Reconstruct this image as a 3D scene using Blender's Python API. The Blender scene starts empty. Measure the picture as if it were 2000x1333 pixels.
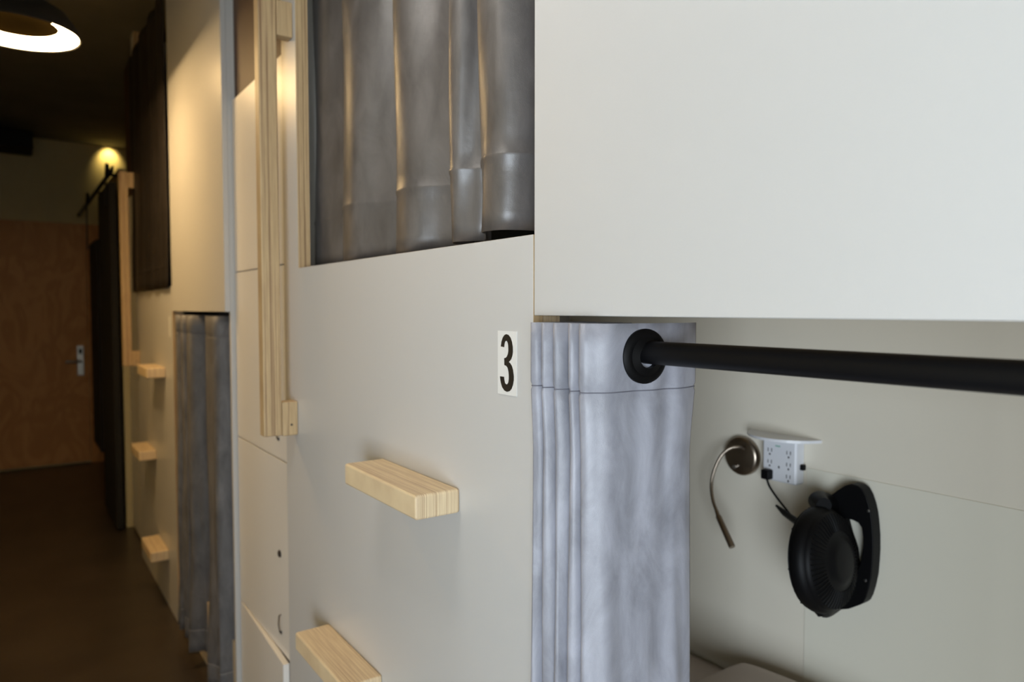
import bpy, bmesh, math, random
from mathutils import Vector, Matrix
random.seed(4)
S = bpy.context.scene
COL = S.collection
PI = math.pi

# ------------------------------------------------------------------ camera
PITCH, YAW = 2.5357, 34.9657
cd = bpy.data.cameras.new('camera'); cam = bpy.data.objects.new('camera', cd); COL.objects.link(cam)
cam.location = (0, 0, 1.5)
cam.rotation_euler = (math.radians(90 - PITCH), 0, math.radians(-YAW))
cd.sensor_width = 36; cd.lens = 36 * 1400 / 2000; cd.clip_start = 0.02
cd.dof.use_dof = True; cd.dof.focus_distance = 1.0; cd.dof.aperture_fstop = 4.0
S.camera = cam

# ------------------------------------------------------------------ view + light
vs = S.view_settings
S.display_settings.display_device = 'sRGB'
vs.view_transform = 'Standard'; vs.look = 'None'; vs.gamma = 1; vs.use_curve_mapping = False
vs.exposure = 0.0
w = bpy.data.worlds.new('world'); S.world = w; w.use_nodes = True
w.node_tree.nodes['Background'].inputs[0].default_value = (0.6, 0.75, 1, 1)
w.node_tree.nodes['Background'].inputs[1].default_value = 0.5

def area(name, loc, direction, sx, sy, power, color, spread=PI):
    l = bpy.data.lights.new(name, 'AREA'); l.shape = 'RECTANGLE'; l.size = sx; l.size_y = sy
    l.energy = power; l.color = color; l.spread = spread
    o = bpy.data.objects.new(name, l); COL.objects.link(o); o.location = loc
    o.rotation_euler = Vector(direction).to_track_quat('-Z', 'Y').to_euler()
    return o
# daylight entering by the large window in the left wall (beside and behind the camera)
area('window_daylight', (-1.72, -1.95, 0.95), (1, 0, 0), 2.2, 1.7, 180, (0.80, 0.90, 1.0))
# small spot by the far wall, washing it from the ceiling
sl = bpy.data.lights.new('wall_washer', 'SPOT'); sl.energy = 5; sl.color = (1, 0.74, 0.26)
sl.spot_size = math.radians(90); sl.spot_blend = 0.9; sl.shadow_soft_size = 0.02
so = bpy.data.objects.new('wall_washer', sl); COL.objects.link(so); so.location = (0.83, 8.00, 3.085)
so.rotation_euler = Vector((0.0, 0.5, -0.5)).to_track_quat('-Z', 'Y').to_euler()

# ------------------------------------------------------------------ materials
def new_mat(name):
    m = bpy.data.materials.new(name); m.use_nodes = True
    return m, m.node_tree, m.node_tree.nodes['Principled BSDF']
def link(nt, a, b): nt.links.new(a, b)
def simple(name, col, rough=0.5, metal=0.0, var=0.06, scale=6, bump=0.0, bscale=80, **kw):
    m, nt, b = new_mat(name)
    tc = nt.nodes.new('ShaderNodeTexCoord')
    n = nt.nodes.new('ShaderNodeTexNoise'); n.inputs['Scale'].default_value = scale; n.inputs['Detail'].default_value = 5
    link(nt, tc.outputs['Object'], n.inputs['Vector'])
    mx = nt.nodes.new('ShaderNodeMix'); mx.data_type = 'RGBA'
    link(nt, n.outputs['Fac'], mx.inputs['Factor'])
    mx.inputs['A'].default_value = (*[c * (1 - var) for c in col], 1)
    mx.inputs['B'].default_value = (*[min(1, c * (1 + var)) for c in col], 1)
    link(nt, mx.outputs['Result'], b.inputs['Base Color'])
    b.inputs['Roughness'].default_value = rough; b.inputs['Metallic'].default_value = metal
    for k, v in kw.items(): b.inputs[k.replace('_', ' ')].default_value = v
    if bump:
        n2 = nt.nodes.new('ShaderNodeTexNoise'); n2.inputs['Scale'].default_value = bscale
        link(nt, tc.outputs['Object'], n2.inputs['Vector'])
        bp = nt.nodes.new('ShaderNodeBump'); bp.inputs['Strength'].default_value = bump; bp.inputs['Distance'].default_value = 0.002
        link(nt, n2.outputs['Fac'], bp.inputs['Height']); link(nt, bp.outputs['Normal'], b.inputs['Normal'])
    return m
def ply(name, face, dark, layers=820, stretch=(40, 3, 3), lo=0.36, hi=0.54):
    """birch ply: thin layer lines at constant X, soft grain elsewhere"""
    m, nt, b = new_mat(name)
    tc = nt.nodes.new('ShaderNodeTexCoord')
    mp = nt.nodes.new('ShaderNodeMapping'); mp.inputs['Scale'].default_value = stretch
    link(nt, tc.outputs['Object'], mp.inputs['Vector'])
    n = nt.nodes.new('ShaderNodeTexNoise'); n.inputs['Scale'].default_value = 4; n.inputs['Detail'].default_value = 6
    link(nt, mp.outputs['Vector'], n.inputs['Vector'])
    mp2 = nt.nodes.new('ShaderNodeMapping'); mp2.inputs['Scale'].default_value = (layers, 1.5, 1.5)
    link(nt, tc.outputs['Object'], mp2.inputs['Vector'])
    n2 = nt.nodes.new('ShaderNodeTexNoise'); n2.inputs['Scale'].default_value = 1; n2.inputs['Detail'].default_value = 2
    link(nt, mp2.outputs['Vector'], n2.inputs['Vector'])
    r = nt.nodes.new('ShaderNodeValToRGB')
    r.color_ramp.elements[0].position = lo; r.color_ramp.elements[1].position = hi
    link(nt, n2.outputs['Fac'], r.inputs['Fac'])
    r2 = nt.nodes.new('ShaderNodeValToRGB')
    r2.color_ramp.elements[0].position = 0.3; r2.color_ramp.elements[1].position = 0.65
    link(nt, n.outputs['Fac'], r2.inputs['Fac'])
    # layer lines only on cut edges (faces not facing X)
    g = nt.nodes.new('ShaderNodeNewGeometry'); sp = nt.nodes.new('ShaderNodeSeparateXYZ'); link(nt, g.outputs['True Normal'], sp.inputs[0])
    ab = nt.nodes.new('ShaderNodeMath'); ab.operation = 'ABSOLUTE'; link(nt, sp.outputs['X'], ab.inputs[0])
    gt = nt.nodes.new('ShaderNodeMath'); gt.operation = 'GREATER_THAN'; gt.inputs[1].default_value = 0.7; link(nt, ab.outputs[0], gt.inputs[0])
    mx0 = nt.nodes.new('ShaderNodeMath'); mx0.operation = 'MAXIMUM'; link(nt, r.outputs['Color'], mx0.inputs[0]); link(nt, gt.outputs[0], mx0.inputs[1])
    mul = nt.nodes.new('ShaderNodeMath'); mul.operation = 'MULTIPLY'
    add = nt.nodes.new('ShaderNodeMath'); add.operation = 'MULTIPLY_ADD'; add.inputs[1].default_value = 0.35; add.inputs[2].default_value = 0.65
    link(nt, r2.outputs['Color'], add.inputs[0])
    link(nt, mx0.outputs[0], mul.inputs[0]); link(nt, add.outputs[0], mul.inputs[1])
    mx = nt.nodes.new('ShaderNodeMix'); mx.data_type = 'RGBA'
    link(nt, mul.outputs[0], mx.inputs['Factor'])
    mx.inputs['A'].default_value = (*dark, 1); mx.inputs['B'].default_value = (*face, 1)
    link(nt, mx.outputs['Result'], b.inputs['Base Color']); b.inputs['Roughness'].default_value = 0.5
    return m
def velvet(name, col, sheen=0.8, rough=0.48, spec=0.35):
    m, nt, b = new_mat(name)
    tc = nt.nodes.new('ShaderNodeTexCoord')
    mp = nt.nodes.new('ShaderNodeMapping'); mp.inputs['Scale'].default_value = (9, 9, 4); link(nt, tc.outputs['Object'], mp.inputs['Vector'])
    n = nt.nodes.new('ShaderNodeTexNoise'); n.inputs['Scale'].default_value = 2.0; n.inputs['Detail'].default_value = 6; n.inputs['Roughness'].default_value = 0.62
    n.inputs['Distortion'].default_value = 0.6
    link(nt, mp.outputs['Vector'], n.inputs['Vector'])
    r = nt.nodes.new('ShaderNodeValToRGB')
    r.color_ramp.elements[0].position = 0.3; r.color_ramp.elements[0].color = (*[c * 0.68 for c in col], 1)
    r.color_ramp.elements[1].position = 0.7; r.color_ramp.elements[1].color = (*[min(1, c * 1.30) for c in col], 1)
    link(nt, n.outputs['Fac'], r.inputs['Fac']); link(nt, r.outputs['Color'], b.inputs['Base Color'])
    b.inputs['Roughness'].default_value = rough
    b.inputs['Specular IOR Level'].default_value = spec
    b.inputs['Sheen Weight'].default_value = sheen; b.inputs['Sheen Roughness'].default_value = 0.35
    b.inputs['Sheen Tint'].default_value = (0.75, 0.75, 0.85, 1)
    n2 = nt.nodes.new('ShaderNodeTexNoise'); n2.inputs['Scale'].default_value = 900
    link(nt, tc.outputs['Object'], n2.inputs['Vector'])
    n3 = nt.nodes.new('ShaderNodeTexNoise'); n3.inputs['Scale'].default_value = 9; n3.inputs['Detail'].default_value = 4
    link(nt, tc.outputs['Object'], n3.inputs['Vector'])
    b1 = nt.nodes.new('ShaderNodeBump'); b1.inputs['Strength'].default_value = 0.35; b1.inputs['Distance'].default_value = 0.0006
    b2 = nt.nodes.new('ShaderNodeBump'); b2.inputs['Strength'].default_value = 0.5; b2.inputs['Distance'].default_value = 0.006
    link(nt, n2.outputs['Fac'], b1.inputs['Height']); link(nt, n3.outputs['Fac'], b2.inputs['Height'])
    link(nt, b2.outputs['Normal'], b1.inputs['Normal']); link(nt, b1.outputs['Normal'], b.inputs['Normal'])
    return m
def emit(name, col, strength):
    m, nt, b = new_mat(name)
    b.inputs['Base Color'].default_value = (1, 1, 1, 1)
    b.inputs['Emission Color'].default_value = (*col, 1); b.inputs['Emission Strength'].default_value = strength
    return m
def far_ply(name, a, c):
    m, nt, b = new_mat(name)
    tc = nt.nodes.new('ShaderNodeTexCoord'); mp = nt.nodes.new('ShaderNodeMapping'); mp.inputs['Scale'].default_value = (1.6, 1, 0.7)
    link(nt, tc.outputs['Object'], mp.inputs['Vector'])
    n = nt.nodes.new('ShaderNodeTexNoise'); n.inputs['Scale'].default_value = 2.2; n.inputs['Detail'].default_value = 3; n.inputs['Distortion'].default_value = 1.6
    link(nt, mp.outputs['Vector'], n.inputs['Vector'])
    wv = nt.nodes.new('ShaderNodeMath'); wv.operation = 'MULTIPLY'; wv.inputs[1].default_value = 22; link(nt, n.outputs['Fac'], wv.inputs[0])
    sn = nt.nodes.new('ShaderNodeMath'); sn.operation = 'SINE'; link(nt, wv.outputs[0], sn.inputs[0])
    ma = nt.nodes.new('ShaderNodeMath'); ma.operation = 'MULTIPLY_ADD'; ma.inputs[1].default_value = 0.5; ma.inputs[2].default_value = 0.5; link(nt, sn.outputs[0], ma.inputs[0])
    mx = nt.nodes.new('ShaderNodeMix'); mx.data_type = 'RGBA'; link(nt, ma.outputs[0], mx.inputs['Factor'])
    mx.inputs['A'].default_value = (*a, 1); mx.inputs['B'].default_value = (*c, 1)
    link(nt, mx.outputs['Result'], b.inputs['Base Color']); b.inputs['Roughness'].default_value = 0.55
    return m

M = {}
M['panel'] = simple('white_laminate', (0.64, 0.638, 0.63), 0.38, var=0.015, scale=3, bump=0.05, bscale=500)
M['locker'] = simple('bright_white_laminate', (0.84, 0.82, 0.78), 0.36, var=0.015, scale=3)
M['wall'] = simple('beige_paint', (0.74, 0.69, 0.58), 0.8, var=0.03, scale=2, bump=0.15, bscale=160)
M['farwall'] = simple('tan_paint', (0.62, 0.54, 0.32), 0.8, var=0.04, scale=2, bump=0.1, bscale=120)
M['board'] = simple('pale_wallboard', (0.74, 0.71, 0.60), 0.6, var=0.02, scale=2)
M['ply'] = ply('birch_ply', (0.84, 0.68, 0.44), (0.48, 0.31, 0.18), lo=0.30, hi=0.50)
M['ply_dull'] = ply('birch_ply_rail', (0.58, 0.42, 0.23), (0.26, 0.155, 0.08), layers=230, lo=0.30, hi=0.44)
M['doorply'] = far_ply('orange_plywood', (0.52, 0.25, 0.085), (0.62, 0.32, 0.12))
M['ceiling'] = simple('dark_concrete_ceiling', (0.17, 0.16, 0.12), 0.9, var=0.3, scale=3, bump=0.6, bscale=12)
M['floor'] = simple('polished_dark_concrete', (0.058, 0.044, 0.031), 0.30, var=0.6, scale=2.5)
M['black'] = simple('black_powder_coat', (0.005, 0.005, 0.006), 0.40, var=0.1, Specular_IOR_Level=0.2)
M['blackplastic'] = simple('black_plastic', (0.003, 0.003, 0.0035), 0.5, var=0.1, Specular_IOR_Level=0.15)
M['blackpaint'] = simple('flat_black_paint', (0.010, 0.009, 0.009), 0.8, var=0.2)
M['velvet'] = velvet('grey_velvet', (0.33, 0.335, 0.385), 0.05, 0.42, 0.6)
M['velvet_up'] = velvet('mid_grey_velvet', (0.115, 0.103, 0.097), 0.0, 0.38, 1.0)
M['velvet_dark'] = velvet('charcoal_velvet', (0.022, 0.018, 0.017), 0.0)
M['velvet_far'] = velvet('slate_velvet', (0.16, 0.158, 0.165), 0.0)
M['thread'] = simple('pale_stitching', (0.5, 0.46, 0.42), 0.8)
M['seam'] = simple('grey_seam_thread', (0.16, 0.16, 0.19), 0.8)
M['nickel'] = simple('brushed_nickel', (0.30, 0.25, 0.20), 0.3, metal=1.0, var=0.05)
M['steel'] = simple('satin_steel', (0.5, 0.5, 0.5), 0.3, metal=1.0)
M['whiteplastic'] = simple('white_plastic', (0.72, 0.73, 0.76), 0.35, var=0.01)
M['slot'] = simple('dark_slot', (0.06, 0.055, 0.06), 0.6)
M['green'] = simple('faint_green_print', (0.30, 0.50, 0.42), 0.5)
M['hole'] = simple('dark_metal_lock', (0.035, 0.025, 0.02), 0.4)
M['sticker'] = simple('white_vinyl_sticker', (0.86, 0.86, 0.84), 0.35, var=0.01)
M['numeral'] = simple('black_print', (0.012, 0.012, 0.012), 0.4)
M['sheet'] = simple('rose_white_sheet', (0.62, 0.54, 0.49), 0.85, var=0.03, bump=0.2, bscale=20)
M['mattress'] = simple('mattress_cloth', (0.6, 0.58, 0.55), 0.85)
M['shade_in'] = simple('lamp_inner_enamel', (0.010, 0.007, 0.0025), 0.9, Specular_IOR_Level=0.0)
M['glow'] = emit('led_diffuser', (1.0, 0.66, 0.30), 78)
M['stem'] = simple('pale_lamp_stem', (0.03, 0.028, 0.02), 0.5)
M['brown'] = simple('brown_board', (0.10, 0.055, 0.032), 0.6, var=0.1)
M['glow_dim'] = emit('led_diffuser_dim', (1.0, 0.94, 0.87), 27)

# ------------------------------------------------------------------ mesh builder
class MB:
    def __init__(s): s.v = []; s.f = []
    def add(s, vs_, fs_):
        o = len(s.v); s.v += [tuple(v) for v in vs_]; s.f += [tuple(i + o for i in f) for f in fs_]; return s
    def box(s, x0, x1, y0, y1, z0, z1, mat=None):
        vs_ = [(x, y, z) for x in (x0, x1) for y in (y0, y1) for z in (z0, z1)]
        if mat is not None: vs_ = [tuple(mat @ Vector(v)) for v in vs_]
        return s.add(vs_, [(0, 1, 3, 2), (4, 6, 7, 5), (0, 4, 5, 1), (2, 3, 7, 6), (0, 2, 6, 4), (1, 5, 7, 3)])
    def prism_x(s, poly, x0, x1):
        n = len(poly)
        vs_ = [(x0, y, z) for y, z in poly] + [(x1, y, z) for y, z in poly]
        fs_ = [tuple(range(n)), tuple(range(2 * n - 1, n - 1, -1))] + [(i, n + i, n + (i + 1) % n, (i + 1) % n) for i in range(n)]
        return s.add(vs_, fs_)
    def tube(s, pts, r, seg=14, cap=True):
        pts = [Vector(p) for p in pts]; n = len(pts)
        rs = r if isinstance(r, (list, tuple)) else [r] * n
        up = None; base = len(s.v); vs_ = []
        for i, p in enumerate(pts):
            t = (pts[min(i + 1, n - 1)] - pts[max(i - 1, 0)]).normalized()
            if up is None:
                up = Vector((0, 0, 1)) if abs(t.z) < 0.9 else Vector((1, 0, 0))
            a = t.cross(up).normalized(); up = a.cross(t).normalized()
            for k in range(seg):
                th = 2 * PI * k / seg
                vs_.append(p + (a * math.cos(th) + up * math.sin(th)) * rs[i])
        fs_ = [(i * seg + k, i * seg + (k + 1) % seg, (i + 1) * seg + (k + 1) % seg, (i + 1) * seg + k) for i in range(n - 1) for k in range(seg)]
        if cap: fs_ += [tuple(range(seg - 1, -1, -1)), tuple((n - 1) * seg + k for k in range(seg))]
        return s.add(vs_, fs_)
    def lathe(s, prof, mat, seg=40, closed=False):
        """prof: (r, h) pairs about local z, mapped by mat"""
        n = len(prof); vs_ = []
        for r, h in prof:
            for k in range(seg):
                th = 2 * PI * k / seg
                vs_.append(mat @ Vector((r * math.cos(th), r * math.sin(th), h)))
        m = n if closed else n - 1
        fs_ = [(i * seg + k, i * seg + (k + 1) % seg, ((i + 1) % n) * seg + (k + 1) % seg, ((i + 1) % n) * seg + k) for i in range(m) for k in range(seg)]
        if not closed:
            if prof[0][0] > 1e-6: fs_.append(tuple(range(seg - 1, -1, -1)))
            if prof[-1][0] > 1e-6: fs_.append(tuple((n - 1) * seg + k for k in range(seg)))
        return s.add(vs_, fs_)
    def torus(s, mat, R, r, seg=40, sub=12):
        return s.lathe([(R + r * math.cos(2 * PI * j / sub), r * math.sin(2 * PI * j / sub)) for j in range(sub)], mat, seg, closed=True)
    def build(s, name, mat, parent=None, origin=None, bevel=0, smooth=False, solid=0, bseg=2):
        o0 = Vector(origin) if origin is not None else (Vector(root_loc(parent)) if parent else Vector((0, 0, 0)))
        me = bpy.data.meshes.new(name)
        me.from_pydata([tuple(Vector(v) - o0) for v in s.v], [], s.f); me.update()
        bm = bmesh.new(); bm.from_mesh(me); bmesh.ops.remove_doubles(bm, verts=bm.verts, dist=1e-6)
        bmesh.ops.recalc_face_normals(bm, faces=bm.faces); bm.to_mesh(me); bm.free()
        me.materials.append(mat)
        if smooth:
            for p in me.polygons: p.use_smooth = True
        o = bpy.data.objects.new(name, me); COL.objects.link(o)
        if parent: o.parent = parent
        elif origin is not None: o.location = o0
        if solid:
            md = o.modifiers.new('thickness', 'SOLIDIFY'); md.thickness = solid; md.offset = 0
        if bevel:
            md = o.modifiers.new('bevel', 'BEVEL'); md.width = bevel; md.segments = bseg; md.limit_method = 'ANGLE'; md.angle_limit = math.radians(40)
            for p in me.polygons: p.use_smooth = True
            md.harden_normals = True
        elif smooth:
            try:
                me.set_sharp_from_angle(angle=math.radians(42))
            except Exception: pass
        return o
def root_loc(o):
    while o.parent: o = o.parent
    return o.location
def tag(o, label=None, cat=None, group=None, kind=None):
    if label: o['label'] = label
    if cat: o['category'] = cat
    if group: o['group'] = group
    if kind: o['kind'] = kind
    return o
def empty(name, loc, label, cat, group=None):
    o = bpy.data.objects.new(name, None); COL.objects.link(o); o.location = loc; o.empty_display_size = 0.1
    return tag(o, label, cat, group)
def copy_tree(o, parent=None):
    c = o.copy(); COL.objects.link(c)
    if parent: c.parent = parent
    for ch in [q for q in bpy.data.objects if q.parent == o]: copy_tree(ch, c)
    return c
def catmull(pts, n=8):
    P = [Vector(p) for p in pts]; P = [2 * P[0] - P[1]] + P + [2 * P[-1] - P[-2]]; out = []
    for i in range(1, len(P) - 2):
        for k in range(n):
            t = k / n
            out.append(0.5 * ((2 * P[i]) + (-P[i - 1] + P[i + 1]) * t + (2 * P[i - 1] - 5 * P[i] + 4 * P[i + 1] - P[i + 2]) * t * t + (-P[i - 1] + 3 * P[i] - 3 * P[i + 1] + P[i + 2]) * t ** 3))
    out.append(P[-2]); return out

# ------------------------------------------------------------------ setting
H = 3.10; FX = 0.62; BX = 1.62; LX = -1.60; Y0 = -3.6; Y1 = 8.1
def struct(name, mb, mat, **k): return tag(mb.build(name, mat, **k), kind='structure')
struct('floor', MB().box(LX - 0.1, BX + 0.1, Y0 - 0.1, Y1 + 0.1, -0.1, 0), M['floor'])
cl = struct('ceiling', MB().box(LX - 0.1, BX + 0.1, Y0 - 0.1, Y1 + 0.1, H, H + 0.1), M['ceiling'])
struct('wall_far', MB().box(LX, BX, Y1, Y1 + 0.1, 0, H), M['farwall'])
struct('wall_back', MB().box(LX, BX, Y0 - 0.1, Y0, 0, H), M['wall'])
struct('wall_right', MB().box(BX, BX + 0.1, Y0, Y1, 0, H), M['wall'])
wy0, wy1, wz0, wz1 = -3.10, -0.80, 0.08, 1.85
struct('wall_left', MB().box(LX - 0.1, LX, Y0, wy0, 0, H).box(LX - 0.1, LX, wy1, Y1, 0, H).box(LX - 0.1, LX, wy0, wy1, 0, wz0).box(LX - 0.1, LX, wy0, wy1, wz1, H), M['farwall'])
struct('wall_corridor_light_block', MB().box(LX, -0.56, 0.60, Y1, 0, H), M['farwall'])  # unseen corridor wall, added to block daylight from the far units
win = struct('window_1', MB().box(LX - 0.07, LX - 0.02, wy0, wy0 + 0.05, wz0, wz1).box(LX - 0.07, LX - 0.02, wy1 - 0.05, wy1, wz0, wz1)
             .box(LX - 0.07, LX - 0.02, wy0, wy1, wz0, wz0 + 0.05).box(LX - 0.07, LX - 0.02, wy0, wy1, wz1 - 0.05, wz1)
             .box(LX - 0.07, LX - 0.02, -1.97, -1.93, wz0, wz1), M['black'])
struct('wall_front_near', MB().box(FX, FX + 0.1, Y0, -0.20, 0, H), M['panel'])
struct('wall_front_far', MB().box(FX, FX + 0.1, 5.51, 6.50, 0, 2.45), M['farwall'])
struct('trim_2', MB().box(0.618, BX, Y1 - 0.03, Y1, 0.0, 2.32), M['doorply'])
# plywood door at the far end, its head rail line, lever lock
struct('door_1', MB().box(-0.55, 0.612, Y1 - 0.035, Y1, 0.02, 2.32), M['doorply'], bevel=0.002)
d1 = bpy.data.objects['door_1']
pl = MB().box(0.515, 0.575, Y1 - 0.048, Y1 - 0.036, 0.86, 1.15).build('lock_plate', M['steel'], d1, bevel=0.006)
tag(pl, 'satin steel lock plate')
MB().tube([(0.545, Y1 - 0.05, 1.0), (0.545, Y1 - 0.095, 1.0), (0.50, Y1 - 0.10, 1.0), (0.42, Y1 - 0.10, 1.0)], 0.011).build('lever', M['steel'], pl, smooth=True)
MB().box(0.53, 0.56, Y1 - 0.054, Y1 - 0.046, 1.07, 1.12).build('card_reader', M['black'], pl, bevel=0.003)
# lower wallboard of the near bunk's rear wall
struct('trim_1', MB().box(BX - 0.0025, BX, -0.155, 1.03, 0.30, 1.105), M['board'], bevel=0.001)

# ------------------------------------------------------------------ bunk module (near one modelled, far one copied)
def edge_ply(o):
    o.data.materials.append(M['ply_dull'])
    for p in o.data.polygons:
        if abs(p.normal.x) < 0.5: p.material_index = 1
def bunk():
    R = empty('bunk_bed', (FX, 0.9, 0), 'nearest white built-in bunk unit, numbered 3, with pale plywood steps below the number', 'bunk bed', 'built-in bunk units along the corridor')
    st = [(0.833, 0.0), (1.98, 0.0), (1.98, H), (1.862, H), (1.862, 1.608), (0.833, 1.608)]
    MB().prism_x(st, FX, FX + 0.018).build('step_panel', M['panel'], R, bevel=0.0008); edge_ply(bpy.data.objects['step_panel'])
    MB().box(FX, FX + 0.018, -0.178, 0.831, 1.491, H).build('upper_panel', M['panel'], R, bevel=0.0012)
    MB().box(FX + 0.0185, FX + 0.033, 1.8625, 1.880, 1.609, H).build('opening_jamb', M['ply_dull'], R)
    MB().box(FX + 0.019, FX + 0.045, -0.15, 0.86, 1.494, 1.56).build('deck_rail', M['ply'], R)
    MB().box(FX + 0.046, BX - 0.001, -0.155, 1.955, 1.505, 1.545).build('upper_deck', M['ply'], R)
    MB().box(FX + 0.022, BX - 0.013, -0.155, 1.955, 0.24, 0.28).build('lower_deck', M['ply'], R)
    MB().box(FX + 0.022, FX + 0.04, -0.155, 0.83, 0.0, 0.239).build('kick_board', M['ply'], R)
    MB().box(FX + 0.0185, BX - 0.001, 1.958, 1.979, 0, H).build('end_panel', M['panel'], R, bevel=0.001)
    MB().box(FX + 0.0185, BX - 0.001, -0.177, -0.158, 0, H).build('end_panel', M['panel'], R, bevel=0.001)
    # corner post of ply visible beside the curtain
    MB().box(FX + 0.019, FX + 0.05, 0.834, 0.852, 0.28, 1.493).build('post', M['ply'], R)
    # handrail
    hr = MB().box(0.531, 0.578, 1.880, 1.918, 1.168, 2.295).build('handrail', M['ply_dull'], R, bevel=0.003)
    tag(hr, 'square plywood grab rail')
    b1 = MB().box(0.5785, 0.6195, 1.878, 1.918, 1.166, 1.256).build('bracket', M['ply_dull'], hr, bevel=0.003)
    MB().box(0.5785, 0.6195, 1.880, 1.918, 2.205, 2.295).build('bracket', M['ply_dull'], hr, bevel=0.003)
    my = Matrix.Translation((0.602, 1.878, 1.195)) @ Matrix.Rotation(PI / 2, 4, 'X')
    MB().lathe([(0.003, 0), (0.003, 0.0012), (0.0001, 0.0014)], my, 14).build('screw', M['hole'], b1)
    return R
B1 = bunk()
B2 = copy_tree(B1); DY = 2.828; B2.location.y += DY
B2['label'] = 'farther white built-in bunk unit past the lockers, its steps in orange lamp light'
# plywood steps (different heights on each unit are the same here)
def step(root, y0, y1, zt, dy=0.0, th=0.042):
    o = MB().box(FX - 0.085, FX - 0.0005, y0 + dy, y1 + dy, zt - th, zt).build('step', M['ply'], root, bevel=0.005, bseg=3)
    return o
step(B1, 1.04, 1.345, 1.195); step(B1, 1.36, 1.665, 0.733); step(B1, 1.04, 1.345, 0.27)
step(B2, 1.04, 1.345, 1.213, DY, 0.05); step(B2, 1.36, 1.665, 0.75, DY, 0.05); step(B2, 1.04, 1.345, 0.30, DY, 0.05)
# the number sticker on the near unit
sk = MB().box(FX - 0.0009, FX - 0.0002, 0.873, 0.924, 1.369, 1.467).build('number_sticker', M['sticker'], B1)
tag(sk, 'white sticker with black numeral 3')
px = [(235,385),(245,310),(265,245),(290,205),(320,188),(355,200),(385,240),(405,300),(418,380),(420,450),(412,510),(395,565),(375,595),(358,612),(380,630),(405,670),(422,730),(433,820),(433,880),(422,950),(400,1020),(370,1060),(330,1077),(290,1062),(255,1015),(235,950),(225,890),(222,850),(285,850),(290,900),(300,945),(318,962),(335,958),(350,930),(358,880),(358,820),(353,760),(340,705),(320,678),(290,668),(288,560),(310,555),(330,530),(345,490),(352,440),(350,370),(342,320),(328,293),(315,293),(300,310),(292,345),(288,392)]
poly = [(0.924 - (a - 185) / 290 * 0.051, 1.467 - (b - 140) / 985 * 0.098) for a, b in px]
me = bpy.data.meshes.new('numeral'); bm = bmesh.new(); rl = Vector(B1.location)
fv = [bm.verts.new(Vector((FX - 0.0012, y, z)) - rl) for y, z in poly]
f = bm.faces.new(fv); r = bmesh.ops.extrude_face_region(bm, geom=[f])
bmesh.ops.translate(bm, vec=(0.0004, 0, 0), verts=[g for g in r['geom'] if isinstance(g, bmesh.types.BMVert)])
bmesh.ops.triangulate(bm, faces=bm.faces); bmesh.ops.recalc_face_normals(bm, faces=bm.faces); bm.to_mesh(me); bm.free()
me.materials.append(M['numeral']); nu = bpy.data.objects.new('numeral', me); COL.objects.link(nu); nu.parent = sk
sk2 = MB().box(FX - 0.0009, FX - 0.0002, 0.873 + DY, 0.924 + DY, 1.369, 1.467).build('number_sticker', M['sticker'], B2)

# ------------------------------------------------------------------ lockers
def lockers(dy, label, ajar):
    y0, y1 = 1.983 + dy, 2.648 + dy
    R = empty('locker_tower', (0.9, 2.3 + dy, 0), label, 'lockers', 'white locker columns between the bunks')
    MB().box(0.673, 1.30, y0, y1, 0.0, 2.228).build('carcass', M['locker'], R)
    MB().box(0.664, 0.676, y0, y1, 2.2315, H - 0.001).build('top_panel', M['brown'], R)  # dark brown board closing the space above the locker
    zs = [0.02, 0.453, 1.048, 1.630, 2.231]
    MB().box(0.654, 0.672, y0, 2.078 + dy, 0.0, 2.231).build('filler_strip', M['locker'], R, bevel=0.001)
    for i in range(4):
        a, b = 2.082 + dy, 2.646 + dy
        if i == 0 and ajar:
            ang = math.asin(0.021 / (b - a))
            mt = Matrix.Translation((0.654, b, 0)) @ Matrix.Rotation(ang, 4, 'Z') @ Matrix.Translation((-0.654, -b, 0))
            mt = Matrix.Translation((0.654, b, 0)) @ Matrix.Rotation(-ang, 4, 'Z') @ Matrix.Translation((-0.654, -b, 0))
            d = MB().box(0.654, 0.672, a, b, zs[i] + 0.002, zs[i + 1] - 0.002, mt).build('door', M['locker'], R, bevel=0.0012)
            continue
        d = MB().box(0.654, 0.672, a, b, zs[i] + 0.002, zs[i + 1] - 0.002).build('door', M['locker'], R, bevel=0.0012)
        zc = {0: 0.28, 1: 0.757, 2: 1.338, 3: 1.925}[i]
        mx = Matrix.Translation((0.654, 2.166 + dy, zc)) @ Matrix.Rotation(-PI / 2, 4, 'Y')
        MB().lathe([(0.011, 0), (0.011, 0.003), (0.009, 0.005), (0.004, 0.005), (0.0035, 0.002), (0.0001, 0.002)], mx, 20).build('lock', M['hole'], d, smooth=True)
        zl = zs[i] + 0.085
        MB().tube([(0.654, 2.166 + dy, zl + 0.03), (0.648, 2.166 + dy, zl + 0.028), (0.647, 2.17 + dy, zl), (0.648, 2.160 + dy, zl - 0.022), (0.654, 2.158 + dy, zl - 0.024)], 0.0018, 8).tube([(0.654, 2.162 + dy, zl - 0.024), (0.6505, 2.162 + dy, zl - 0.024)], 0.005, 10).build('hook', M['hole'], d)
    return R
lockers(0, 'white four-door locker column between the near and far bunks, lowest door ajar', True)
lockers(DY, 'farther white locker column beside the black sliding door, mostly hidden and dim', False)

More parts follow.
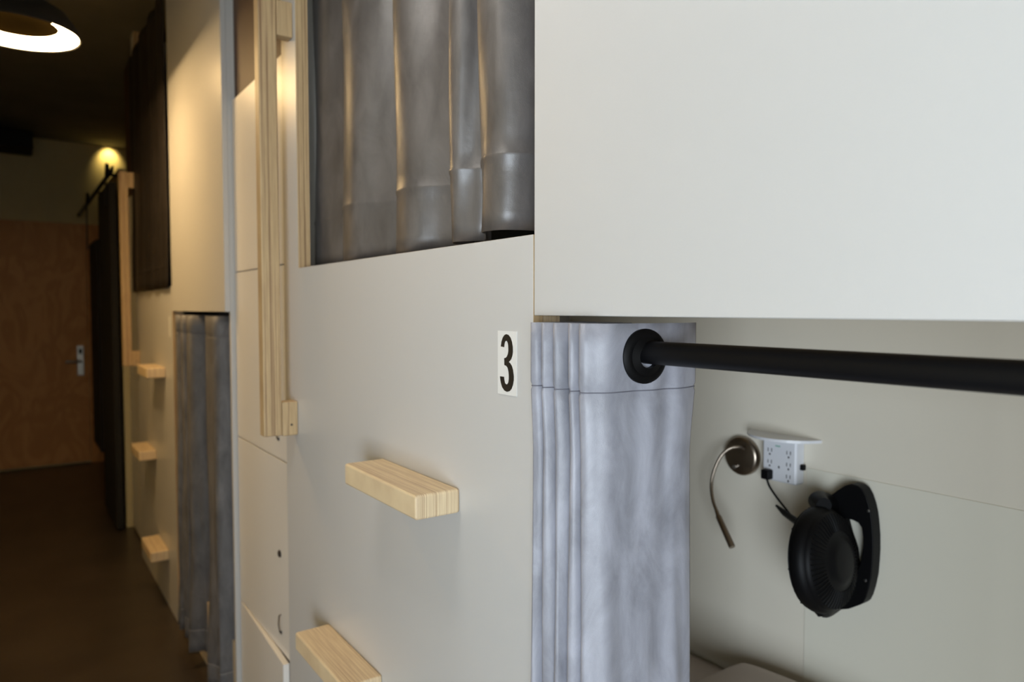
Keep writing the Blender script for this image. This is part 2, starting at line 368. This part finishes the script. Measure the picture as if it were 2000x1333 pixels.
# ------------------------------------------------------------------ curtains
def curtain(name, plan, z0, z1, mat, label, rows=26, hem=None, head=None, flare=0.0, zb=None, sub=8, group=None, pinch=0.0, origin=None, side_seam=None, wob=0.0):
    """plan: (x, y) points; surface swept vertically with thickness; hem/head are z of stitched lines"""
    C_ = catmull([(p[0], p[1], 0) for p in plan], sub); n = len(C_)
    cx = sum(p.x for p in C_) / n; cy = sum(p.y for p in C_) / n
    zs = [z0 + (z1 - z0) * k / rows for k in range(rows + 1)]
    for s_ in (hem, head):
        if s_: zs += [s_ - 0.006, s_ - 0.002, s_ + 0.002, s_ + 0.006]
    zs = sorted(zs); vs_ = []
    nor = []
    for i in range(n):
        t = (C_[min(i + 1, n - 1)] - C_[max(i - 1, 0)]).normalized(); nor.append(Vector((t.y, -t.x, 0)))
    def P(i, z):
        p = C_[i].copy(); d = (z1 - z) / (z1 - z0)
        off = 0.0
        for s_ in (hem, head):
            if s_ and abs(z - s_) < 0.003: off = -0.0018
        if head and z < head: 
            k = min(1, (head - z) / 0.08); p.x += (cx - p.x) * pinch * k * (1 - min(1, d * 1.5))
        p.x += flare * d * d * math.sin(i * 0.55 + 0.7) * 0.5
        p.x += wob * math.sin(7 * z + i * 0.21) * d; p.y += wob * math.sin(9 * z + i * 0.33 + 1) * d
        p += nor[i] * off
        zz = z
        if zb: zz = z + zb(p.y) * max(0, 1 - (z - z0) / 0.25)
        return Vector((p.x, p.y, zz))
    for z in zs:
        for i in range(n): vs_.append(P(i, z))
    fs_ = [(r_ * n + i, r_ * n + i + 1, (r_ + 1) * n + i + 1, (r_ + 1) * n + i) for r_ in range(len(zs) - 1) for i in range(n - 1)]
    o0 = Vector((cx, cy, z0)) if origin is None else Vector(origin)
    mb = MB().add(vs_, fs_)
    me = bpy.data.meshes.new(name); me.from_pydata([tuple(Vector(v) - o0) for v in mb.v], [], mb.f); me.update()
    me.materials.append(mat)
    for p in me.polygons: p.use_smooth = True
    o = bpy.data.objects.new(name, me); COL.objects.link(o); o.location = o0
    md = o.modifiers.new('thickness', 'SOLIDIFY'); md.thickness = 0.0026; md.offset = 0
    tag(o, label, 'curtain', 'velvet curtains on the bunk openings')
    for s_, nm in ((hem, 'hem_stitch'), (head, 'heading_stitch')):
        if s_:
            for sg in (1,):
                pts = [P(i, s_) + nor[i] * 0.0012 * sg for i in range(n)]
                MB().tube(pts, 0.0009, 6).build(nm, M['thread'] if nm == 'hem_stitch' else M['seam'], o)
    return o, C_, nor
# lower curtain of the near unit
planA = [(0.70, 0.812), (0.64, 0.806), (0.590, 0.799), (0.582, 0.792), (0.605, 0.784), (0.675, 0.787), (0.690, 0.781), (0.625, 0.775), (0.584, 0.770), (0.582, 0.763), (0.612, 0.755), (0.680, 0.759), (0.690, 0.753), (0.622, 0.748),
         (0.584, 0.743), (0.580, 0.735), (0.612, 0.727), (0.680, 0.731), (0.688, 0.726), (0.622, 0.720), (0.586, 0.715), (0.582, 0.707), (0.610, 0.699), (0.672, 0.703), (0.680, 0.698), (0.622, 0.694), (0.589, 0.690), (0.586, 0.682), (0.597, 0.673), (0.612, 0.663), (0.634, 0.662), (0.656, 0.661), (0.680, 0.655), (0.706, 0.656), (0.724, 0.650), (0.745, 0.652), (0.764, 0.657)]
planA = [(x + (0.005 if x < 0.6 and y > 0.70 else 0), y - (0.003 if y > 0.75 else 0.002 if y > 0.70 else 0)) for x, y in planA]
cA, CA, NA = curtain('curtain', planA, 0.33, 1.482, M['velvet'], 'silver-grey velvet curtain bunched on the black rod beside the number 3', head=1.395, rows=40, pinch=0.10, sub=8, group=None, wob=0.0045)
def grommet(parent, x, y, z, yawdeg):
    m = Matrix.Translation((x, y, z)) @ Matrix.Rotation(math.radians(yawdeg), 4, 'Z') @ Matrix.Rotation(PI / 2, 4, 'X')
    o = MB().lathe([(0.019, -0.004), (0.019, 0.004), (0.023, 0.0065), (0.031, 0.006), (0.0355, 0.0025), (0.0355, -0.0025), (0.031, -0.006), (0.023, -0.0065)], m, 48, closed=True).build('grommet', M['blackplastic'], parent, smooth=True)
    MB().lathe([(0.0150, -0.010), (0.026, -0.006), (0.026, 0.006), (0.0150, 0.010)], m, 40, closed=True).build('sleeve', M['blackplastic'], o)
    return o
grommet(cA, 0.668, 0.6575, 1.4395, -6)
for yy in (0.700, 0.728, 0.755, 0.782): grommet(cA, 0.668, yy, 1.4425, 18)
# vertical side seam on the flat flap
MB().tube([(0.7215, 0.6522, 1.48 - 0.02 * k) for k in range(1, 57)], 0.0007, 6).build('side_seam', M['seam'], cA)
# upper curtain of the near unit
planB = [(0.75, 0.80), (0.750, 0.87), (0.722, 0.905), (0.650, 0.935), (0.631, 0.965), (0.633, 0.995), (0.655, 1.018), (0.682, 1.032), (0.660, 1.047), (0.637, 1.066), (0.635, 1.09), (0.660, 1.115), (0.702, 1.135), (0.712, 1.17), (0.690, 1.225), (0.648, 1.28), (0.645, 1.33), (0.672, 1.37), (0.715, 1.395),
         (0.715, 1.43), (0.680, 1.475), (0.645, 1.53), (0.642, 1.585), (0.660, 1.635), (0.710, 1.67), (0.730, 1.70), (0.705, 1.75), (0.685, 1.80), (0.680, 1.85), (0.690, 1.90), (0.70, 1.945)]
zbB = lambda y: 0.012 if y < 1.01 else (0.004 if y < 1.13 else 0.0)
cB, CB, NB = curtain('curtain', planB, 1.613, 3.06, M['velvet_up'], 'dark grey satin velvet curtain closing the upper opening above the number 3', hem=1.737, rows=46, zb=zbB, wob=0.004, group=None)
# far unit, upper curtain
planC = [(0.606, 3.672), (0.596, 3.71), (0.590, 3.77), (0.598, 3.84), (0.612, 3.88), (0.600, 3.94), (0.588, 4.00), (0.594, 4.07), (0.613, 4.12), (0.600, 4.19), (0.588, 4.27), (0.592, 4.35), (0.612, 4.40), (0.600, 4.46), (0.588, 4.54), (0.594, 4.63), (0.610, 4.68), (0.600, 4.73), (0.598, 4.79)]
planC = [(0.606 + (x - 0.6) * 0.55, y) for x, y in planC]
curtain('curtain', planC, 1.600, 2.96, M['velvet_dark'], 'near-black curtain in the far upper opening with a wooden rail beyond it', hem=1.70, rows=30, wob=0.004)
# far unit, lower curtain
planD = [(0.70, 3.64), (0.66, 3.60), (0.62, 3.50), (0.600, 3.46), (0.600, 3.42), (0.64, 3.41), (0.68, 3.40), (0.64, 3.36), (0.600, 3.34), (0.600, 3.30), (0.64, 3.29), (0.68, 3.28), (0.64, 3.24), (0.600, 3.22), (0.600, 3.16), (0.64, 3.14), (0.70, 3.13), (0.74, 3.10), (0.72, 3.02), (0.66, 2.95), (0.606, 2.885), (0.598, 2.83), (0.600, 2.74), (0.63, 2.715), (0.69, 2.71), (0.74, 2.70), (0.74, 2.672)]
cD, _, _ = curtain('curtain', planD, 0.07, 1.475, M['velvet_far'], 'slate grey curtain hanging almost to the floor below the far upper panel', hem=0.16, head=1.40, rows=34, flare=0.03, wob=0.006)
# rods
def rod(y0, y1, label, lab2=None):
    o = MB().tube([(0.67, y0, 1.4445), (0.67, y1, 1.4445)], 0.0148, 28).build('curtain_rod', M['black'], origin=(0.67, (y0 + y1) / 2, 1.4445), smooth=True)
    tag(o, label, 'curtain rod', 'black curtain rods of the lower openings')
    return o
r1 = rod(-0.157, 0.815, 'black round curtain rod crossing in front of the bunk wall on the right')
rod(-0.157 + DY, 0.83 + DY, 'black round curtain rod under the far upper panel')
for yy in (-0.150, 0.826):
    pass

# ------------------------------------------------------------------ bed
mt_ = empty('mattress', (1.12, 0.9, 0.28), 'mattress with rose-white sheet against the rear wall of the lower bunk', 'mattress')
MB().box(0.79, 1.605, -0.12, 1.93, 0.281, 0.485).build('mattress_core', M['mattress'], mt_, bevel=0.03, bseg=4)
n = 40; vs_ = []; fs_ = []
for i in range(n + 1):
    for j in range(n + 1):
        x = 0.785 + (1.607 - 0.785) * i / n; y = -0.125 + 2.06 * j / n
        z = 0.492 + 0.004 * math.sin(14 * x + 5 * y) * math.cos(9 * y)
        vs_.append((x, y, z))
for i in range(n):
    for j in range(n): fs_.append((i * (n + 1) + j, (i + 1) * (n + 1) + j, (i + 1) * (n + 1) + j + 1, i * (n + 1) + j + 1))
MB().add(vs_, fs_).build('sheet', M['sheet'], mt_, smooth=True, solid=0.004)
# pillow / folded duvet
vs_ = []; fs_ = []; nu_, nv_ = 26, 26
for top in (1, 0):
    for i in range(nu_ + 1):
        for j in range(nv_ + 1):
            u = i / nu_ * 2 - 1; v = j / nv_ * 2 - 1
            e = max(0.0, (1 - u ** 4) * (1 - v ** 4)) ** 0.45
            pinch_ = 1 - 0.05 * (u * u * (1 - v * v) + v * v * (1 - u * u))
            x = 1.36 + 0.235 * u * pinch_; y = 0.87 + 0.33 * v * pinch_
            z = 0.547 + (0.060 if top else -0.042) * e + 0.004 * math.sin(11 * y + 7 * x)
            vs_.append((x, y, z))
o2 = (nu_ + 1) * (nv_ + 1)
for b_ in (0, o2):
    for i in range(nu_):
        for j in range(nv_):
            a = b_ + i * (nv_ + 1) + j; fs_.append((a, a + nv_ + 1, a + nv_ + 2, a + 1))
pw = MB().add(vs_, fs_).build('pillow', M['sheet'], origin=(1.36, 0.87, 0.50), smooth=True)
tag(pw, 'rose-white pillow on the lower bunk mattress under the fan', 'pillow')

# ------------------------------------------------------------------ reading lamp
L = empty('reading_lamp', (BX, 1.216, 1.105), 'bronze gooseneck reading lamp on the wall left of the white power outlet', 'wall lamp')
mb = Matrix.Translation((BX, 1.216, 1.105)) @ Matrix.Rotation(-PI / 2, 4, 'Y')
MB().lathe([(0.050, 0), (0.0525, 0.004), (0.0525, 0.016), (0.050, 0.021), (0.044, 0.024), (0.0001, 0.026)], mb, 48).build('base', M['nickel'], L, smooth=True)
mbk = Matrix.Translation((BX - 0.025, 1.228, 1.075)) @ Matrix.Rotation(-PI / 2, 4, 'Y')
MB().lathe([(0.006, 0), (0.006, 0.006), (0.0001, 0.008)], mbk, 16).build('switch', M['steel'], L, smooth=True)
path = catmull([(1.592, 1.196, 1.128), (1.578, 1.205, 1.134), (1.56, 1.222, 1.128), (1.545, 1.238, 1.105), (1.53, 1.247, 1.065), (1.52, 1.246, 1.030), (1.51, 1.232, 0.995), (1.502, 1.212, 0.970)], 8)
MB().tube(path, [0.0042 + 0.0004 * (k % 2) for k in range(len(path))], 14).build('gooseneck', M['nickel'], L, smooth=True)
MB().tube([(1.503, 1.214, 0.972), (1.500, 1.207, 0.963), (1.4985, 1.204, 0.960), (1.486, 1.152, 0.900), (1.485, 1.149, 0.897)], [0.0052, 0.0052, 0.0078, 0.0085, 0.0078], 18).build('lamp_head', M['nickel'], L, smooth=True)

# ------------------------------------------------------------------ power outlet with shelf
O = empty('power_outlet', (BX, 1.085, 1.06), 'white six-outlet wall tap with a small shelf on top', 'power outlet')
MB().box(BX - 0.038, BX, 1.037, 1.135, 1.062, 1.1725).build('body', M['whiteplastic'], O, bevel=0.007, bseg=3)
# shelf: curved front tray, wide as wings
prof = []
for k in range(17):
    t = k / 16; y = 1.198 - 0.205 * t
    prof.append((BX - 0.004 - 0.080 * math.sin(PI * t) ** 0.6, y))
vs_ = []; N = len(prof)
for (x, y) in prof: vs_ += [(x, y, 1.172), (x, y, 1.179)]
vs_ += [(BX, 0.993, 1.172), (BX, 0.993, 1.179), (BX, 1.198, 1.172), (BX, 1.198, 1.179)]
fs_ = [(2 * i, 2 * i + 2, 2 * i + 3, 2 * i + 1) for i in range(N - 1)]
fs_ += [tuple([2 * i for i in range(N)] + [2 * N, 2 * N + 2]), tuple([2 * i + 1 for i in range(N)] + [2 * N + 1, 2 * N + 3])]
fs_ += [(2 * N - 2, 2 * N, 2 * N + 1, 2 * N - 1), (0, 1, 2 * N + 3, 2 * N + 2), (2 * N, 2 * N + 2, 2 * N + 3, 2 * N + 1)]
MB().add(vs_, fs_).build('shelf', M['whiteplastic'], O)
for y in (1.112, 1.058):
    for z in (1.138, 1.108, 1.078):
        s = MB(); xx = BX - 0.0386
        s.box(xx, xx + 0.002, y - 0.006, y - 0.004, z - 0.001, z + 0.008).box(xx, xx + 0.002, y + 0.004, y + 0.006, z - 0.001, z + 0.008)
        s.box(xx, xx + 0.002, y - 0.002, y + 0.002, z - 0.010, z - 0.005)
        s.build('socket', M['slot'], O)
MB().box(BX - 0.0388, BX - 0.037, 1.083, 1.087, 1.098, 1.104).build('indicator', M['slot'], O)
MB().box(BX - 0.0386, BX - 0.037, 1.082, 1.096, 1.152, 1.156).build('printed_mark', M['green'], O)
tag(MB().box(BX - 0.022, BX - 0.010, 1.027, 1.038, 1.100, 1.114).build('usb_plug', M['blackplastic'], O, bevel=0.002), 'small black plug in the side')

# ------------------------------------------------------------------ fan
Fn = empty('wall_fan', (1.60, 0.89, 0.90), 'black plastic fan mounted on the bunk wall, seen side on, below the power outlet', 'fan')
outl = [(0.965, 1.030), (0.945, 1.056), (0.924, 1.076), (0.905, 1.092), (0.89, 1.099), (0.874, 1.098), (0.863, 1.092), (0.854, 1.078), (0.847, 1.060), (0.842, 1.040), (0.839, 1.021), (0.836, 0.99), (0.835, 0.958), (0.836, 0.928), (0.838, 0.898), (0.843, 0.87), (0.849, 0.847), (0.855, 0.833), (0.863, 0.825), (0.89, 0.806), (0.918, 0.794), (0.97, 0.763), (0.99, 0.80), (0.985, 0.90), (0.985, 0.98)]
hole = [(0.91, 1.011), (0.896, 1.016), (0.883, 1.016), (0.871, 1.013), (0.863, 1.004), (0.860, 0.988), (0.859, 0.969), (0.860, 0.95), (0.862, 0.932), (0.866, 0.916), (0.871, 0.904), (0.877, 0.902), (0.881, 0.909), (0.884, 0.926), (0.886, 0.943), (0.892, 0.960), (0.899, 0.976)]
bm = bmesh.new(); rl = Vector(Fn.location); ed = []
for lp in (outl, hole):
    vv = [bm.verts.new(Vector((1.572, y, z)) - rl) for y, z in lp]
    ed += [bm.edges.new((vv[i], vv[(i + 1) % len(vv)])) for i in range(len(vv))]
bmesh.ops.triangle_fill(bm, use_beauty=True, edges=ed)
r = bmesh.ops.extrude_face_region(bm, geom=list(bm.faces))
bmesh.ops.translate(bm, vec=(0.034, 0, 0), verts=[g for g in r['geom'] if isinstance(g, bmesh.types.BMVert)])
bmesh.ops.recalc_face_normals(bm, faces=bm.faces)
me = bpy.data.meshes.new('stand'); bm.to_mesh(me); bm.free(); me.materials.append(M['blackplastic'])
for p in me.polygons: p.use_smooth = True
st_ = bpy.data.objects.new('stand', me); COL.objects.link(st_); st_.parent = Fn
md = st_.modifiers.new('bevel', 'BEVEL'); md.width = 0.008; md.segments = 3; md.limit_method = 'ANGLE'; md.angle_limit = math.radians(50); md.harden_normals = True
for (y, z) in ((0.848, 1.046), (0.851, 0.886)):
    m_ = Matrix.Translation((1.5725, y, z)) @ Matrix.Rotation(-PI / 2, 4, 'Y')
    MB().lathe([(0.0035, 0), (0.0035, 0.0015), (0.0001, 0.0025)], m_, 16).build('screw', M['steel'], st_, smooth=True)
HC = Vector((1.462, 0.890, 0.946)); tilt = Matrix.Rotation(math.radians(-9), 4, 'X') @ Matrix.Rotation(math.radians(4), 4, 'Z')
mh = Matrix.Translation(HC) @ tilt @ Matrix.Rotation(-PI / 2, 4, 'X')      # local z -> +y (blowing direction)
MB().lathe([(0.104, -0.020), (0.112, -0.014), (0.115, -0.004), (0.115, 0.006), (0.111, 0.014), (0.104, 0.018), (0.103, 0.010), (0.103, -0.012)], mh, 64, closed=True).build('housing', M['blackplastic'], Fn, smooth=True)
# front grille: rings and spokes
g = MB()
for k in range(9):
    R_ = 0.018 + 0.0115 * k; g.torus(mh @ Matrix.Translation((0, 0, 0.030 - 0.014 * (R_ / 0.11) ** 2)), R_, 0.0013, 40, 6)
for k in range(8):
    a = 2 * PI * k / 8; g.tube([mh @ Vector((math.cos(a) * q, math.sin(a) * q, 0.030 - 0.014 * (q / 0.11) ** 2)) for q in (0.015, 0.05, 0.08, 0.112)], 0.0022, 6)
g.build('front_grille', M['blackplastic'], Fn, smooth=True)
MB().lathe([(0.020, 0.024), (0.019, 0.032), (0.0001, 0.034)], mh, 32).build('grille_cap', M['blackplastic'], Fn, smooth=True)
# rear cowl with radial slots
MB().lathe([(0.107, -0.014), (0.106, -0.022), (0.101, -0.029), (0.086, -0.036), (0.062, -0.042), (0.050, -0.045), (0.045, -0.050), (0.034, -0.053), (0.0001, -0.054)], mh, 64).build('rear_cowl', M['blackplastic'], Fn, smooth=True)
g = MB()
for k in range(56):
    a = 2 * PI * k / 56; c_, s_ = math.cos(a), math.sin(a)
    g.tube([mh @ Vector((c_ * q, s_ * q, h)) for q, h in ((0.101, -0.0295), (0.086, -0.0365), (0.064, -0.0422))], 0.0016, 5)
g.build('rear_vents', M['blackplastic'], Fn, smooth=True)
# blades
g = MB()
for k in range(3):
    a0 = 2 * PI * k / 3; n_ = 8; vs_ = []
    for i in range(n_ + 1):
        for j in range(5):
            q = 0.022 + 0.080 * i / n_; a = a0 + (j / 4 - 0.5) * (1.5 - 0.3 * i / n_)
            vs_.append(mh @ Vector((q * math.cos(a), q * math.sin(a), 0.014 * (j / 4 - 0.5))))
    g.add(vs_, [(i * 5 + j, (i + 1) * 5 + j, (i + 1) * 5 + j + 1, i * 5 + j + 1) for i in range(n_) for j in range(4)])
g.lathe([(0.024, -0.012), (0.024, 0.012), (0.0001, 0.016)], mh, 24)
g.build('blades', M['blackplastic'], Fn, smooth=True, solid=0.002)
# pivots joining head to stand, top and bottom
MB().tube([(1.478, 0.898, 1.062), (1.50, 0.925, 1.062), (1.54, 0.945, 1.050), (1.575, 0.945, 1.035)], [0.017, 0.022, 0.026, 0.028], 18).build('pivot_arm', M['blackplastic'], Fn, smooth=True)
MB().tube([(1.478, 0.888, 0.838), (1.50, 0.905, 0.820), (1.54, 0.925, 0.812), (1.575, 0.935, 0.810)], [0.014, 0.020, 0.026, 0.028], 18).build('pivot_arm', M['blackplastic'], Fn, smooth=True)
MB().tube([(1.48, 0.896, 0.836), (1.478, 0.900, 0.820), (1.478, 0.896, 0.812)], [0.016, 0.018, 0.010], 14).build('pivot_knob', M['blackplastic'], Fn, smooth=True)
# control strap and cord with plug
MB().tube([(1.555, 1.072, 1.010), (1.535, 1.035, 1.003), (1.50, 0.975, 1.000), (1.47, 0.945, 1.002)], [0.003, 0.0075, 0.0085, 0.009], 12).build('cable_relief', M['blackplastic'], Fn, smooth=True)
cp = catmull([(1.572, 1.113, 1.068), (1.570, 1.103, 1.050), (1.562, 1.075, 1.028), (1.545, 1.035, 1.008), (1.52, 0.995, 0.996), (1.49, 0.962, 0.995)], 8)
MB().tube(cp, 0.0028, 10).build('power_cord', M['blackplastic'], Fn, smooth=True)
MB().box(1.560, 1.5815, 1.100, 1.124, 1.067, 1.092).build('plug', M['blackplastic'], Fn, bevel=0.004)

# ------------------------------------------------------------------ pendant lamp
def pendant(x, y, label, glow='glow'):
    zr = 2.57
    P = empty('pendant_lamp', (x, y, H), label, 'pendant lamp', 'black pendant lamps on the corridor ceiling')
    T = Matrix.Translation((x, y, zr))
    MB().lathe([(0.213, -0.004), (0.216, 0.0), (0.210, 0.030), (0.170, 0.085), (0.105, 0.125), (0.085, 0.150), (0.080, 0.21), (0.078, 0.215), (0.074, 0.21), (0.078, 0.148), (0.100, 0.118), (0.165, 0.078), (0.204, 0.028), (0.209, 0.0)], T, 64, closed=True).build('shade', M['blackpaint'], P, smooth=True)
    MB().lathe([(0.2075, 0.0), (0.142, 0.028), (0.142, 0.032), (0.2075, 0.010)], T, 64, closed=True).build('diffuser_ring', M[glow], P)
    MB().lathe([(0.141, 0.030), (0.125, 0.075), (0.0001, 0.100)], T, 48).build('inner_reflector', M['shade_in'], P, smooth=True)
    MB().tube([(x + 0.01, y - 0.01, zr + 0.095), (x + 0.0, y, zr + 0.045)], [0.012, 0.008], 14).build('stem', M['stem'], P, smooth=True)
    MB().tube([(x, y, zr + 0.205), (x, y, H - 0.02)], 0.004, 8).build('cord', M['black'], P)
    MB().lathe([(0.055, 0), (0.055, 0.02), (0.0001, 0.02)], Matrix.Translation((x, y, H - 0.02)), 32).build('ceiling_rose', M['blackpaint'], P, smooth=True)
    return P
pendant(0.045, 3.40, 'black dome pendant lamp with glowing ring at the upper left')
P2 = pendant(0.10, 0.98, 'black dome pendant lamp above the camera, lighting the numbered panel', 'glow_dim')

# ------------------------------------------------------------------ far end: sliding doors, track, dark box
BD = empty('sliding_door', (0.57, 5.98, 0), 'black sliding barn door edge-on beyond the far lockers', 'door', 'black sliding doors at the corridor end')
MB().box(0.552, 0.592, 5.42, 6.15, 0.02, 2.34).build('slab', M['blackpaint'], BD, bevel=0.003)
def hanger(y, zt, zb, root):
    h = MB().box(0.540, 0.548, y - 0.022, y + 0.022, zb, zt).build('hanger', M['black'], root, bevel=0.002)
    m_ = Matrix.Translation((0.548, y, zt + 0.01)) @ Matrix.Rotation(PI / 2, 4, 'Y')
    MB().lathe([(0.045, -0.004), (0.05, 0.0), (0.045, 0.006), (0.047, 0.012), (0.04, 0.016)], m_, 32).build('wheel', M['black'], h, smooth=True)
hanger(5.52, 2.42, 2.20, BD)
WD = empty('sliding_door', (0.57, 7.1, 0), 'narrower black sliding panel beyond the first one, in front of the far plywood wall', 'door', 'black sliding doors at the corridor end')
MB().box(0.566, 0.604, 6.52, 7.12, 0.36, 2.05).build('slab', M['blackpaint'], WD, bevel=0.003)
hanger(6.98, 2.42, 2.0, WD)
tr = MB().box(0.560, 0.570, 5.30, 8.06, 2.385, 2.425).tube([(0.565, 8.05, 2.405), (0.565, 8.10, 2.405)], 0.016, 12)
for yy in (5.54, 6.45): tr.tube([(0.57, yy, 2.405), (0.619, yy, 2.405)], 0.010, 12)
tag(tr.build('door_track', M['black'], origin=(0.57, 6.6, 2.385)), 'black steel track carrying the sliding doors at the corridor end', 'door track')
ext = MB().tube([(0.555, 5.33, 2.41), (0.53, 5.25, 2.47), (0.52, 5.20, 2.50)], [0.012, 0.016, 0.02], 12)
DB = MB().box(-0.30, 0.20, 7.55, 7.95, 2.90, 3.04).tube([(-0.05, 7.75, 3.04), (-0.05, 7.75, 3.10)], 0.02, 12).build('ceiling_unit', M['blackpaint'], origin=(-0.05, 7.75, 2.9), bevel=0.01)
tag(DB, 'dark box hung under the ceiling at the far end above the plywood door', 'ceiling unit')
